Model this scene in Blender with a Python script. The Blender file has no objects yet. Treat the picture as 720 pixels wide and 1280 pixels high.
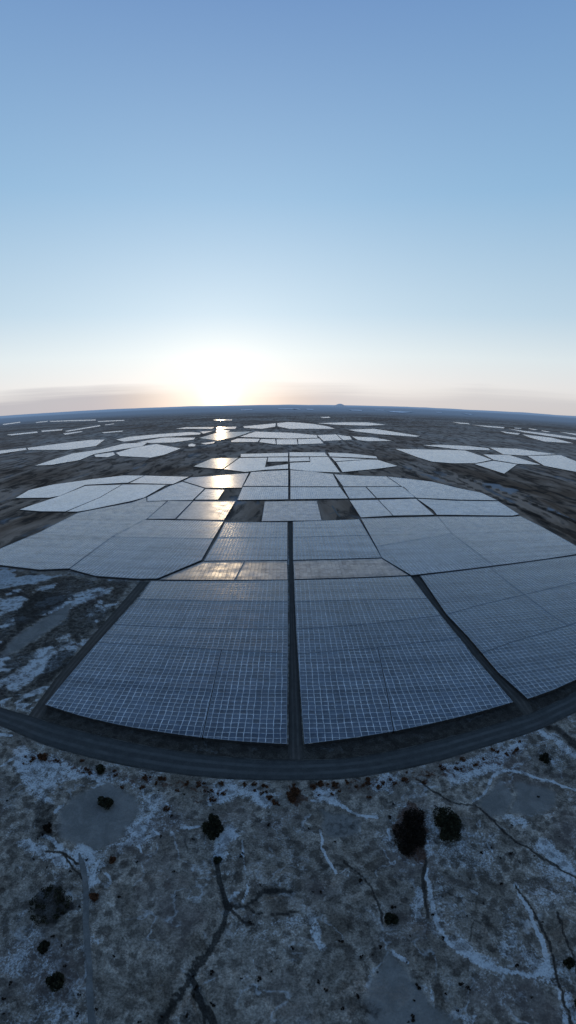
import bpy, bmesh, math, random
import numpy as np
from mathutils import Vector
from mathutils.geometry import tessellate_polygon

random.seed(11)
rng = np.random.default_rng(11)
C = bpy.context.scene.collection
R = math.radians

# ------------------------------------------------------------------ camera model (fisheye lens of a survey drone, 100 m up)
H = 100.0
PITCH = R(14.0)
F = 546.0            # focal length in photo pixels


def direction(px, py):
    dx, dy = px - 360.0, 640.0 - py
    r = math.hypot(dx, dy) or 1e-9
    th = 2 * math.atan(r / (2 * F))
    cx, cy, cz = math.sin(th) * dx / r, math.sin(th) * dy / r, math.cos(th)
    return Vector((cx, cz * math.cos(PITCH) + cy * math.sin(PITCH), -cz * math.sin(PITCH) + cy * math.cos(PITCH)))


def at(px, py, z=0.0):
    """ground point (height z) seen in a given direction"""
    d = direction(px, py)
    t = (z - H) / min(d.z, -0.0008)
    return (d.x * t, d.y * t)


def pts(l, z=0.0):
    return [at(a, b, z) for a, b in l]


SUN_AZ = math.atan2(direction(275, 494).x, direction(275, 494).y)
SUN_EL = R(1.35)
SUN_DIR = Vector((math.sin(SUN_AZ) * math.cos(SUN_EL), math.cos(SUN_AZ) * math.cos(SUN_EL), math.sin(SUN_EL)))


# ------------------------------------------------------------------ object helpers
def tag(o, label=None, cat=None, group=None, kind=None):
    if label: o['label'] = label
    if cat: o['category'] = cat
    if group: o['group'] = group
    if kind: o['kind'] = kind
    return o


def empty(name, loc):
    o = bpy.data.objects.new(name, None)
    C.objects.link(o)
    o.location = loc
    o.empty_display_size = 2
    return o


def mesh_obj(name, verts, faces, mat, parent=None, uvs=None, smooth=False):
    me = bpy.data.meshes.new(name)
    me.from_pydata(verts, [], faces)
    if uvs is not None:
        ul = me.uv_layers.new(name='UVMap')
        vi = np.empty(len(me.loops), dtype=np.int32)
        me.loops.foreach_get('vertex_index', vi)
        ul.data.foreach_set('uv', np.asarray(uvs, dtype=np.float32)[vi].ravel())
    if smooth:
        me.polygons.foreach_set('use_smooth', [True] * len(me.polygons))
    me.materials.append(mat)
    me.update()
    o = bpy.data.objects.new(name, me)
    C.objects.link(o)
    if parent is not None:
        o.parent = parent
    return o


# ------------------------------------------------------------------ node helpers
class NT:
    def __init__(s, tree):
        s.t = tree
        tree.nodes.clear()

    def n(s, typ, **kw):
        nd = s.t.nodes.new(typ)
        for k, v in kw.items():
            setattr(nd, k, v)
        return nd

    def put(s, sock, v):
        if hasattr(v, 'is_output'):
            s.t.links.new(v, sock)
        elif isinstance(v, (tuple, list)):
            n = len(sock.default_value)
            v = tuple(v)
            sock.default_value = v + (1.0,) * (n - len(v)) if len(v) < n else v
        else:
            sock.default_value = v

    def m(s, op, a, b=None, c=None, clamp=False):
        nd = s.n('ShaderNodeMath', operation=op, use_clamp=clamp)
        s.put(nd.inputs[0], a)
        if b is not None: s.put(nd.inputs[1], b)
        if c is not None: s.put(nd.inputs[2], c)
        return nd.outputs[0]

    def vm(s, op, a, b=None, out=0):
        nd = s.n('ShaderNodeVectorMath', operation=op)
        s.put(nd.inputs[0], a)
        if b is not None:
            s.put(nd.inputs[3 if op == 'SCALE' else 1], b)
        return nd.outputs[out]

    def step(s, x, a, b, lo=0.0, hi=1.0):
        nd = s.n('ShaderNodeMapRange', interpolation_type='SMOOTHSTEP')
        s.put(nd.inputs[0], x); s.put(nd.inputs[1], a); s.put(nd.inputs[2], b); s.put(nd.inputs[3], lo); s.put(nd.inputs[4], hi)
        return nd.outputs[0]

    def mix(s, f, a, b, blend='MIX'):
        nd = s.n('ShaderNodeMix', data_type='RGBA', blend_type=blend)
        s.put(nd.inputs[0], f); s.put(nd.inputs[6], a); s.put(nd.inputs[7], b)
        return nd.outputs[2]

    def noise(s, vec, scale, detail=4.0, rough=0.55, dist=0.0, color=False):
        nd = s.n('ShaderNodeTexNoise')
        s.put(nd.inputs['Vector'], vec)
        nd.inputs['Scale'].default_value = scale
        nd.inputs['Detail'].default_value = detail
        nd.inputs['Roughness'].default_value = rough
        nd.inputs['Distortion'].default_value = dist
        return nd.outputs[1 if color else 0]

    def attr(s, name):
        return s.n('ShaderNodeAttribute', attribute_name=name).outputs['Fac']


def new_mat(name):
    m = bpy.data.materials.new(name)
    m.use_nodes = True
    nt = NT(m.node_tree)
    out = nt.n('ShaderNodeOutputMaterial')
    p = nt.n('ShaderNodeBsdfPrincipled')
    nt.t.links.new(p.outputs[0], out.inputs[0])
    return m, nt, p


# ------------------------------------------------------------------ materials
_pm = {}


def panel_mat(tilt=0.0, rough=0.22, cell=(0.040, 0.058, 0.086), line=(0.60, 0.63, 0.66), bump=0.20, lw=0.052, spec=0.6, streak=0.34):
    key = (tilt, rough, cell, line, bump, lw, spec, streak)
    if key in _pm: return _pm[key]
    m, nt, p = new_mat('solar_glass')
    uv = nt.n('ShaderNodeUVMap', uv_map='UVMap').outputs[0]
    w = nt.noise(uv, 0.33, 2.0, color=True)
    w = nt.vm('SCALE', nt.vm('SUBTRACT', w, (0.5, 0.5, 0.5)), 0.36)
    uvw = nt.vm('ADD', uv, w)
    sx = nt.n('ShaderNodeSeparateXYZ'); nt.put(sx.inputs[0], uvw)
    d = []
    for k in (0, 1):
        f = nt.m('FRACT', sx.outputs[k])
        d.append(nt.m('SUBTRACT', 0.5, nt.m('ABSOLUTE', nt.m('SUBTRACT', f, 0.5))))     # 0 at a seam, .5 mid-cell
    fade = nt.noise(uv, 0.21, 3.0)
    lwv = nt.m('MULTIPLY', lw, nt.step(fade, 0.3, 0.7, 0.7, 1.2))
    l0 = nt.m('LESS_THAN', d[0], lwv)
    l1 = nt.m('LESS_THAN', d[1], nt.m('MULTIPLY', lwv, 0.8))
    ln = nt.m('MAXIMUM', l0, l1)
    # per-cell tint
    cellid = nt.vm('FLOOR', uvw)
    wn = nt.n('ShaderNodeTexWhiteNoise', noise_dimensions='3D'); nt.put(wn.inputs[0], cellid)
    tint = nt.step(wn.outputs[0], 0.0, 1.0, 0.75, 1.25)
    big = nt.step(nt.noise(uv, 0.045, 3.0), 0.3, 0.7, 0.88, 1.14)
    tint = nt.m('MULTIPLY', tint, big)
    # darker towards one corner of each sagging cell
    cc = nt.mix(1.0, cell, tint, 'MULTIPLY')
    lv = nt.mix(nt.step(nt.noise(uv, 1.7, 2.0), 0.35, 0.75), tuple(c * 0.45 for c in line), line)
    col = nt.mix(ln, cc, lv)
    dust = nt.step(nt.noise(uv, 0.12, 5.0, 0.65), 0.45, 0.8, 0.0, 0.16)
    col = nt.mix(dust, col, (0.16, 0.18, 0.21))
    # bright specks at some seam crossings
    sp = nt.m('MULTIPLY', nt.m('LESS_THAN', d[0], lw * 1.5), nt.m('LESS_THAN', d[1], lw * 1.5))
    spk = nt.m('MULTIPLY', sp, nt.step(wn.outputs[0], 0.72, 0.9))
    col = nt.mix(nt.m('MULTIPLY', spk, 0.7), col, (0.45, 0.50, 0.55))
    nt.put(p.inputs['Base Color'], col)
    nt.put(p.inputs['Roughness'], nt.m('ADD', nt.m('MULTIPLY', ln, 0.35), nt.step(nt.noise(uv, 0.3, 4.0), 0.3, 0.7, rough * 0.8, rough * 1.25)))
    # rows differ: duller, darker runs along the rows and down some columns
    rowv = nt.noise(nt.vm('MULTIPLY', uv, (0.018, 0.42, 1.0)), 1.0, 6.0, 0.7)
    colv = nt.noise(nt.vm('MULTIPLY', uv, (0.9, 0.03, 1.0)), 1.0, 4.0, 0.7)
    dull = nt.m('MULTIPLY', nt.step(rowv, 0.36, 0.60, 1.0 - streak, 1.1), nt.step(colv, 0.35, 0.6, 1.0 - streak * 0.6, 1.05))
    nt.put(p.inputs['Specular IOR Level'], nt.m('MULTIPLY', dull, nt.m('SUBTRACT', spec, nt.m('MULTIPLY', ln, spec * 0.4))))
    col = nt.mix(1.0, col, nt.step(dull, 0.2, 1.1, 0.7, 1.08), 'MULTIPLY')
    nt.put(p.inputs['Base Color'], col)
    # relief: pillowed cells, lifted seams, long waves along the rows
    pil = nt.m('MULTIPLY', nt.m('MULTIPLY', d[0], d[1]), -2.2)
    str_v = nt.vm('MULTIPLY', uv, (0.05, 0.55, 1.0))
    wav = nt.m('MULTIPLY', nt.noise(str_v, 1.0, 4.0, 0.6), 0.9)
    hgt = nt.m('ADD', nt.m('ADD', pil, wav), nt.m('MULTIPLY', ln, 0.12))
    hgt = nt.m('ADD', hgt, nt.m('MULTIPLY', wn.outputs[0], 0.10))
    b = nt.n('ShaderNodeBump')
    b.inputs['Strength'].default_value = bump
    b.inputs['Distance'].default_value = 0.35
    nt.put(b.inputs['Height'], hgt)
    if tilt:
        nt.put(b.inputs['Normal'], (0.0, math.sin(R(tilt)), math.cos(R(tilt))))
        cx = nt.n('ShaderNodeCombineXYZ')
        cx.inputs[1].default_value = math.sin(R(tilt)); cx.inputs[2].default_value = math.cos(R(tilt))
        nt.put(b.inputs['Normal'], cx.outputs[0])
    nt.put(p.inputs['Normal'], b.outputs[0])
    _pm[key] = m
    return m


def simple_mat(name, col, var=0.3, scale=1.0, rough=0.8, col2=None):
    m, nt, p = new_mat(name)
    pos = nt.n('ShaderNodeNewGeometry').outputs['Position']
    f = nt.noise(pos, scale, 5.0, 0.6)
    c2 = col2 or tuple(c * (1 - var) for c in col)
    nt.put(p.inputs['Base Color'], nt.mix(nt.step(f, 0.35, 0.65), col, c2))
    p.inputs['Roughness'].default_value = rough
    return m


M_wall = simple_mat('dark_support', (0.014, 0.017, 0.022), 0.5, 0.6, 0.7)
M_rim = simple_mat('galvanised_rim', (0.20, 0.235, 0.28), 0.35, 1.2, 0.45)
M_bark = simple_mat('twig_bark', (0.03, 0.022, 0.016), 0.4, 4.0)


def road_mat(name, c0, c1, tracks=True):
    m, nt, p = new_mat(name)
    pos = nt.n('ShaderNodeNewGeometry').outputs['Position']
    uv = nt.n('ShaderNodeUVMap', uv_map='UVMap').outputs[0]
    sx = nt.n('ShaderNodeSeparateXYZ'); nt.put(sx.inputs[0], uv)
    n = nt.noise(pos, 0.35, 6.0, 0.65)
    n2 = nt.noise(pos, 2.5, 5.0, 0.7)
    col = nt.mix(nt.step(n, 0.3, 0.7), c0, c1)
    col = nt.mix(nt.step(n2, 0.3, 0.75, 0.0, 0.5), col, tuple(c * 0.5 for c in c0))
    v = nt.m('ADD', sx.outputs[1], nt.m('MULTIPLY', nt.m('SUBTRACT', nt.noise(pos, 0.06, 3.0), 0.5), 0.14))
    if tracks:
        e = nt.m('ABSOLUTE', nt.m('SUBTRACT', v, 0.5))
        wheel = nt.m('SUBTRACT', 1.0, nt.step(nt.m('ABSOLUTE', nt.m('SUBTRACT', e, 0.17)), 0.03, 0.11))
        wheel = nt.m('MULTIPLY', wheel, nt.step(nt.noise(pos, 0.12, 5.0, 0.7), 0.35, 0.65, 0.25, 1.0))
        col = nt.mix(nt.m('MULTIPLY', wheel, 0.6), col, tuple(min(1, c * 1.55) for c in c1))
        edge = nt.step(nt.m('ADD', e, nt.m('MULTIPLY', nt.m('SUBTRACT', n2, 0.5), 0.12)), 0.38, 0.50)
        col = nt.mix(nt.m('MULTIPLY', edge, 0.75), col, (0.020, 0.019, 0.017))
        wr = nt.m('SUBTRACT', 1.0, nt.step(nt.m('ABSOLUTE', nt.m('SUBTRACT', nt.m('ADD', e, nt.m('MULTIPLY', nt.m('SUBTRACT', n, 0.5), 0.05)), 0.475)), 0.005, 0.022))
        wr = nt.m('MULTIPLY', wr, nt.step(nt.noise(pos, 0.2, 4.0), 0.42, 0.6))
        col = nt.mix(nt.m('MULTIPLY', wr, 0.5), col, (0.12, 0.115, 0.105))
    nt.put(p.inputs['Base Color'], col)
    p.inputs['Roughness'].default_value = 0.85
    p.inputs['Specular IOR Level'].default_value = 0.08
    b = nt.n('ShaderNodeBump'); b.inputs['Strength'].default_value = 0.5; b.inputs['Distance'].default_value = 0.15
    nt.put(b.inputs['Height'], n2)
    nt.put(p.inputs['Normal'], b.outputs[0])
    return m


M_road = road_mat('gravel_road', (0.040, 0.043, 0.044), (0.058, 0.061, 0.061))
M_track = road_mat('earth_track', (0.045, 0.042, 0.038), (0.066, 0.060, 0.054))
M_path = road_mat('pale_path', (0.10, 0.10, 0.096), (0.165, 0.163, 0.157), tracks=False)


# ------------------------------------------------------------------ numpy noise + masks
def _hash(ix, iy, s):
    h = (ix.astype(np.int64) * 374761393 + iy.astype(np.int64) * 668265263 + s * 1442695041) & 0xFFFFFFFF
    h = ((h ^ (h >> 13)) * 1274126177) & 0xFFFFFFFF
    return ((h ^ (h >> 16)) & 0xFFFFFF) / float(0xFFFFFF)


def vnoise(x, y, s=0):
    ix, iy = np.floor(x), np.floor(y)
    fx, fy = x - ix, y - iy
    fx, fy = fx * fx * (3 - 2 * fx), fy * fy * (3 - 2 * fy)
    a, b = _hash(ix, iy, s), _hash(ix + 1, iy, s)
    c, d = _hash(ix, iy + 1, s), _hash(ix + 1, iy + 1, s)
    return (a * (1 - fx) + b * fx) * (1 - fy) + (c * (1 - fx) + d * fx) * fy


def fbm(x, y, s=0, o=4):
    t, a, n = 0, 0.5, 0
    for k in range(o):
        t = t + a * vnoise(x * 2 ** k + 17 * k, y * 2 ** k - 9 * k, s + k)
        n += a; a *= 0.5
    return t / n


def seg_dist(x, y, poly, closed):
    dmin = np.full(x.shape, 1e12)
    n = len(poly)
    for i in range(n if closed else n - 1):
        ax, ay = poly[i]; bx, by = poly[(i + 1) % n]
        ex, ey = bx - ax, by - ay
        L2 = ex * ex + ey * ey + 1e-9
        t = np.clip(((x - ax) * ex + (y - ay) * ey) / L2, 0, 1)
        dmin = np.minimum(dmin, (x - ax - t * ex) ** 2 + (y - ay - t * ey) ** 2)
    return np.sqrt(dmin)


def inside(x, y, poly):
    r = np.zeros(x.shape, bool)
    n = len(poly)
    for i in range(n):
        ax, ay = poly[i]; bx, by = poly[(i + 1) % n]
        if ay == by: continue
        c = ((ay > y) != (by > y)) & (x < (bx - ax) * (y - ay) / (by - ay) + ax)
        r ^= c
    return r


def smooth(v, a, b):
    t = np.clip((v - a) / (b - a), 0, 1)
    return t * t * (3 - 2 * t)


def poly_mask(x, y, poly, soft):
    d = seg_dist(x, y, poly, True)
    d = np.where(inside(x, y, poly), d, -d)
    return smooth(d, -soft, soft)


def line_mask(x, y, line, w):
    return 1 - smooth(seg_dist(x, y, line, False), w * 0.35, w)


def spline(l, n=8):
    """Catmull-Rom through points"""
    out = []
    P = [l[0]] + list(l) + [l[-1]]
    for i in range(1, len(P) - 2):
        p0, p1, p2, p3 = P[i - 1], P[i], P[i + 1], P[i + 2]
        for k in range(n):
            t = k / n
            out.append(tuple(0.5 * (2 * p1[j] + (p2[j] - p0[j]) * t + (2 * p0[j] - 5 * p1[j] + 4 * p2[j] - p3[j]) * t * t
                                    + (3 * p1[j] - p0[j] - 3 * p2[j] + p3[j]) * t ** 3) for j in (0, 1)))
    out.append(tuple(l[-1]))
    return out


# ------------------------------------------------------------------ roads (edges as seen from the drone)
ROAD_FAR = [(-70, 845), (-35, 869), (0, 882), (36, 893), (111, 915), (199, 934), (280, 945), (360, 949), (440, 946), (540, 926),
            (640, 897), (668, 888), (720, 862), (765, 835), (800, 810)]
ROAD_NEAR = [(-70, 868), (-35, 890), (0, 905), (19, 913), (60, 931), (133, 951), (200, 964), (280, 973), (360, 975), (440, 972),
             (540, 953), (615, 930), (670, 912), (720, 888), (768, 860), (805, 832)]
road_far_w = spline(pts(ROAD_FAR), 6)
road_near_w = spline(pts(ROAD_NEAR), 6)


def resample(l, n):
    d = [0]
    for a, b in zip(l, l[1:]): d.append(d[-1] + math.dist(a, b))
    xs = np.linspace(0, d[-1], n)
    return list(zip(np.interp(xs, d, [p[0] for p in l]), np.interp(xs, d, [p[1] for p in l])))


def ribbon(name, left, right, z, mat, nv=4, n=90, zf=None, kind='structure'):
    A, B = resample(left, n), resample(right, n)
    vs, fs, uv = [], [], []
    dist = 0
    for i in range(n):
        if i: dist += math.dist(A[i], A[i - 1])
        for k in range(nv + 1):
            t = k / nv
            x, y = A[i][0] * (1 - t) + B[i][0] * t, A[i][1] * (1 - t) + B[i][1] * t
            vs.append([x, y, z]); uv.append((dist, t))
    if zf is not None:
        q = np.array(vs); q[:, 2] += zf(q[:, 0], q[:, 1]); vs = q.tolist()
    for i in range(n - 1):
        for k in range(nv):
            a = i * (nv + 1) + k
            fs.append((a, a + nv + 1, a + nv + 2, a + 1))
    o = mesh_obj(name, vs, fs, mat, uvs=uv)
    # face up
    if o.data.polygons[0].normal.z < 0: o.data.flip_normals()
    return tag(o, kind=kind)


def offset_line(l, w):
    L, Rr = [], []
    for i, p in enumerate(l):
        a, b = l[max(0, i - 1)], l[min(len(l) - 1, i + 1)]
        tx, ty = b[0] - a[0], b[1] - a[1]
        q = math.hypot(tx, ty) or 1
        nx, ny = -ty / q * w / 2, tx / q * w / 2
        L.append((p[0] + nx, p[1] + ny)); Rr.append((p[0] - nx, p[1] - ny))
    return L, Rr


def ragged_line(l, w):
    L, Rr = offset_line(l, w)
    n = len(l); out = []
    for side, sd in ((L, 1), (Rr, 2)):
        o = []
        for i, (p, c) in enumerate(zip(side, l)):
            k = min(1.0, 0.25 + i / (n * 0.12)) * (0.72 + 0.5 * vnoise(np.array(i * 0.55), np.array(3.7 * sd), sd).item())
            o.append((c[0] + (p[0] - c[0]) * k, c[1] + (p[1] - c[1]) * k))
        out.append(o)
    return out


# ------------------------------------------------------------------ ground features, as ground polygons
def PP(l): return pts(l)


frost_polys = [PP(l) for l in [
    [(19, 930), (60, 940), (130, 962), (170, 975), (150, 982), (100, 970), (60, 985), (70, 1000), (55, 1010), (20, 960)],
    [(55, 958), (75, 955), (70, 985), (66, 1000), (62, 985)],
    [(100, 1045), (130, 1072), (160, 1058), (200, 1013), (195, 1008), (170, 1033), (140, 1066), (116, 1115), (100, 1085), (70, 1075), (20, 1050), (40, 1045), (90, 1058)],
    [(265, 1055), (282, 1022), (300, 1040), (280, 1065), (277, 1095), (268, 1065)],
    [(270, 982), (330, 985), (345, 1010), (300, 1000), (260, 1008)],
    [(380, 1138), (395, 1135), (402, 1155), (415, 1180), (405, 1183), (385, 1165)],
    [(512, 1203), (540, 1235), (570, 1250), (592, 1244), (580, 1282), (572, 1278), (565, 1256), (530, 1237)],
    [(520, 1100), (530, 1100), (528, 1145), (516, 1145)],
    [(545, 955), (620, 935), (660, 925), (640, 948), (600, 972), (560, 985)],
    [(625, 1010), (660, 1025), (650, 1035), (620, 1018)],
    [(390, 985), (420, 985), (430, 1005), (395, 1005)], [(455, 975), (500, 965), (490, 990), (465, 990)],
    [(665, 914), (678, 909), (730, 945), (730, 957)],
    [(680, 1205), (698, 1218), (718, 1282), (702, 1282)],
    [(503, 1007), (510, 1004), (516, 1012), (508, 1020), (502, 1014)],
    [(670, 1040), (700, 1060), (720, 1075), (720, 1095), (690, 1085), (660, 1055)],
    [(616, 1175), (626, 1170), (632, 1190), (628, 1196)], [(560, 1165), (600, 1185), (640, 1195), (600, 1194), (565, 1178)],
    # waste ground left of the front field
    [(82, 733), (92, 725), (105, 722), (125, 728), (112, 742), (90, 745)],
    [(100, 747), (120, 738), (155, 740), (160, 745), (145, 752), (125, 752), (108, 763)],
    [(0, 745), (20, 748), (28, 755), (12, 772), (-10, 785), (-30, 770)],
    [(-10, 838), (30, 830), (60, 795), (85, 785), (105, 790), (98, 805), (60, 820), (40, 850), (30, 870), (0, 862)],
    [(-20, 712), (20, 715), (15, 725), (-20, 730)],
    [(50, 840), (65, 825), (75, 835), (60, 848)], [(110, 770), (130, 758), (138, 764), (120, 782)],
    # waste ground right of the fields
    [(600, 603), (640, 606), (652, 612), (640, 618), (612, 612)], [(680, 632), (720, 650), (720, 655), (676, 636)],
]]
pan_polys = [PP(l) for l in [
    [(75, 1010), (100, 990), (135, 978), (170, 995), (176, 1012), (150, 1045), (118, 1060), (103, 1050), (78, 1045)],
    [(595, 1002), (623, 972), (643, 995), (633, 1015), (612, 1020)],
    [(643, 975), (690, 985), (692, 1005), (660, 1018), (635, 1015), (645, 995)],
    [(480, 1180), (500, 1195), (518, 1215), (535, 1240), (568, 1258), (573, 1285), (470, 1285), (450, 1240)],
    [(402, 1012), (450, 1020), (448, 1040), (405, 1045)],
    [(3, 819), (17, 797), (55, 772), (92, 753), (83, 772), (55, 792), (25, 811)],
]]
dark_polys = [(PP(l), a) for l, a in [
    ([(45, 1110), (80, 1095), (95, 1130), (75, 1145), (48, 1140)], 1.0),
    ([(385, 1075), (440, 1050), (500, 1075), (525, 1130), (500, 1175), (440, 1160), (400, 1130)], 0.30),
    ([(540, 1050), (590, 1030), (640, 1070), (600, 1062), (545, 1090)], 0.45), ([(300, 985), (350, 1000), (380, 1040), (330, 1045), (300, 1025)], 0.25),
    ([(540, 1090), (600, 1060), (650, 1120), (665, 1195), (600, 1190), (555, 1160)], 0.45),
    ([(402, 1012), (450, 1020), (448, 1040), (405, 1045)], 0.5),
    ([(490, 1080), (530, 1075), (560, 1180), (600, 1215), (560, 1240), (480, 1180)], 0.45),
    ([(435, 1230), (470, 1235), (480, 1255), (450, 1270), (430, 1250)], 0.6),
    ([(300, 1030), (380, 1020), (390, 1080), (320, 1090)], 0.3),
    ([(40, 1000), (75, 1000), (72, 1045), (40, 1050)], 0.6),
    ([(10, 775), (40, 740), (75, 738), (90, 750), (50, 770), (15, 795)], 0.8),
    ([(60, 820), (75, 812), (100, 810), (90, 830), (50, 860), (35, 865)], 0.7),
    ([(678, 908), (690, 905), (740, 935), (730, 945)], 0.8),
]]
rust_polys = [(PP(l), a) for l, a in [
    ([(356, 984), (375, 986), (386, 1002), (372, 1008), (360, 998)], 1.0),
    ([(40, 935), (180, 968), (280, 985), (276, 995), (170, 982), (40, 948)], 0.55),
    ([(380, 980), (460, 972), (560, 955), (640, 935), (650, 945), (560, 972), (460, 988), (380, 992)], 0.55),
    ([(512, 1000), (530, 1015), (534, 1062), (522, 1076), (500, 1062), (490, 1030), (498, 1010)], 0.9),
    ([(240, 975), (300, 985), (250, 1010), (235, 1000)], 0.5),
]]
pale_lines = [(spline(PP(l)), w) for l, w in [
    ([(145, 985), (133, 979), (118, 985), (103, 1002), (104, 1020), (98, 1038), (103, 1052), (122, 1062)], 0.55),
    ([(531, 1080), (535, 1105), (540, 1128), (549, 1156), (570, 1180), (605, 1197), (640, 1202), (668, 1200), (674, 1180), (665, 1150), (648, 1115), (640, 1098)], 0.65),
    ([(590, 1000), (606, 991), (617, 970), (635, 961), (665, 967), (700, 979), (725, 987)], 0.6),
    ([(486, 1180), (505, 1195), (520, 1216)], 0.8),
    ([(178, 1062), (176, 1050), (190, 1042), (250, 1030)], 0.45),
    ([(277, 1092), (284, 1118), (298, 1112)], 0.4), ([(302, 1050), (305, 1085), (310, 1105), (300, 1126)], 0.4),
    ([(585, 1105), (620, 1122), (645, 1140)], 0.45), ([(600, 1025), (603, 1045), (615, 1060)], 0.4),
    ([(390, 1000), (420, 1005), (450, 1017), (470, 1020)], 0.7), ([(400, 1035), (405, 1065), (420, 1090)], 0.5),
    ([(485, 1035), (492, 1060), (512, 1076), (528, 1072)], 0.6),
    ([(135, 1085), (140, 1100), (128, 1110)], 0.35), ([(72, 1012), (92, 998)], 1.0), ([(5, 955), (40, 935)], 0.8),
    ([(-10, 915), (15, 918)], 1.2), ([(40, 1045), (62, 1042), (80, 1060), (110, 1095)], 0.8),
]]
dark_lines = [(spline(PP(l)), w) for l, w in [
    ([(270, 1068), (272, 1085), (278, 1105), (283, 1125), (278, 1150), (262, 1180), (243, 1205), (225, 1235), (203, 1262), (188, 1290)], 1.3),
    ([(240, 1208), (252, 1235), (270, 1262), (284, 1290)], 1.4), ([(250, 1225), (258, 1250), (255, 1285)], 0.7),
    ([(282, 1122), (295, 1128), (310, 1126), (330, 1112), (362, 1110)], 1.0), ([(285, 1128), (300, 1145), (316, 1150)], 0.7),
    ([(518, 972), (560, 999), (595, 1006), (612, 1020), (640, 1045), (690, 1075), (730, 1098)], 0.8),
    ([(235, 1217), (222, 1228), (214, 1250), (212, 1285)], 0.6), ([(262, 1182), (250, 1188), (236, 1205)], 0.6), ([(300, 1126), (320, 1135), (345, 1140), (372, 1135)], 0.6),
    ([(430, 1075), (455, 1095), (470, 1125), (478, 1150)], 0.5), ([(60, 1060), (80, 1062), (100, 1075)], 0.6),
    ([(530, 1070), (529, 1100), (533, 1140)], 0.9), ([(80, 1062), (105, 1092), (110, 1112)], 0.6),
    ([(0, 617), (40, 603), (80, 592), (130, 580), (190, 574), (250, 563)], 9), ([(-30, 640), (30, 622), (60, 613)], 6),
    ([(490, 570), (520, 583), (560, 600), (610, 618), (660, 640), (720, 672), (760, 700)], 7),
    ([(540, 585), (600, 600), (660, 612), (740, 622)], 8), ([(560, 592), (620, 612), (690, 640), (740, 664)], 5),
    ([(0, 735), (50, 750), (90, 745)], 2.0), ([(690, 1130), (705, 1180), (720, 1230)], 0.6),
    ([(640, 1100), (672, 1150), (690, 1215), (705, 1280)], 0.7),
]]
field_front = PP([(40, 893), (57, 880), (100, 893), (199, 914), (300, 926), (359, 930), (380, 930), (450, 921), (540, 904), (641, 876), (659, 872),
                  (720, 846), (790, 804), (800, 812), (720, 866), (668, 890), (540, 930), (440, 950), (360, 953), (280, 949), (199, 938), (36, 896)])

waste = PP([(-60, 700), (0, 708), (50, 716), (120, 724), (172, 728), (150, 756), (110, 801), (70, 848), (36, 888), (0, 878), (-60, 850)])
mounds = [PP(l) for l in [[(130, 1110), (150, 1070), (200, 1040), (250, 1040), (265, 1090), (278, 1130), (250, 1190), (200, 1240), (160, 1285), (128, 1285), (122, 1200)],
                          [(280, 1170), (360, 1160), (460, 1200), (430, 1285), (300, 1285), (262, 1230)]]]
near_line = road_near_w


def relief(x, y):
    """height of the open ground below the road"""
    yr = np.interp(x, [p[0] for p in near_line], [p[1] for p in near_line])
    m = smooth(yr - y, 1.5, 9.0)
    h = (fbm(x / 14, y / 14, 3) - 0.5) * 1.5 + (fbm(x / 3.0, y / 3.0, 8, 3) - 0.5) * 0.42
    for l, w in dark_lines[:4]:
        h = h - 0.55 * (1 - smooth(seg_dist(x, y, l, False), 0.2, 2.0))
    return h * m


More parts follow.
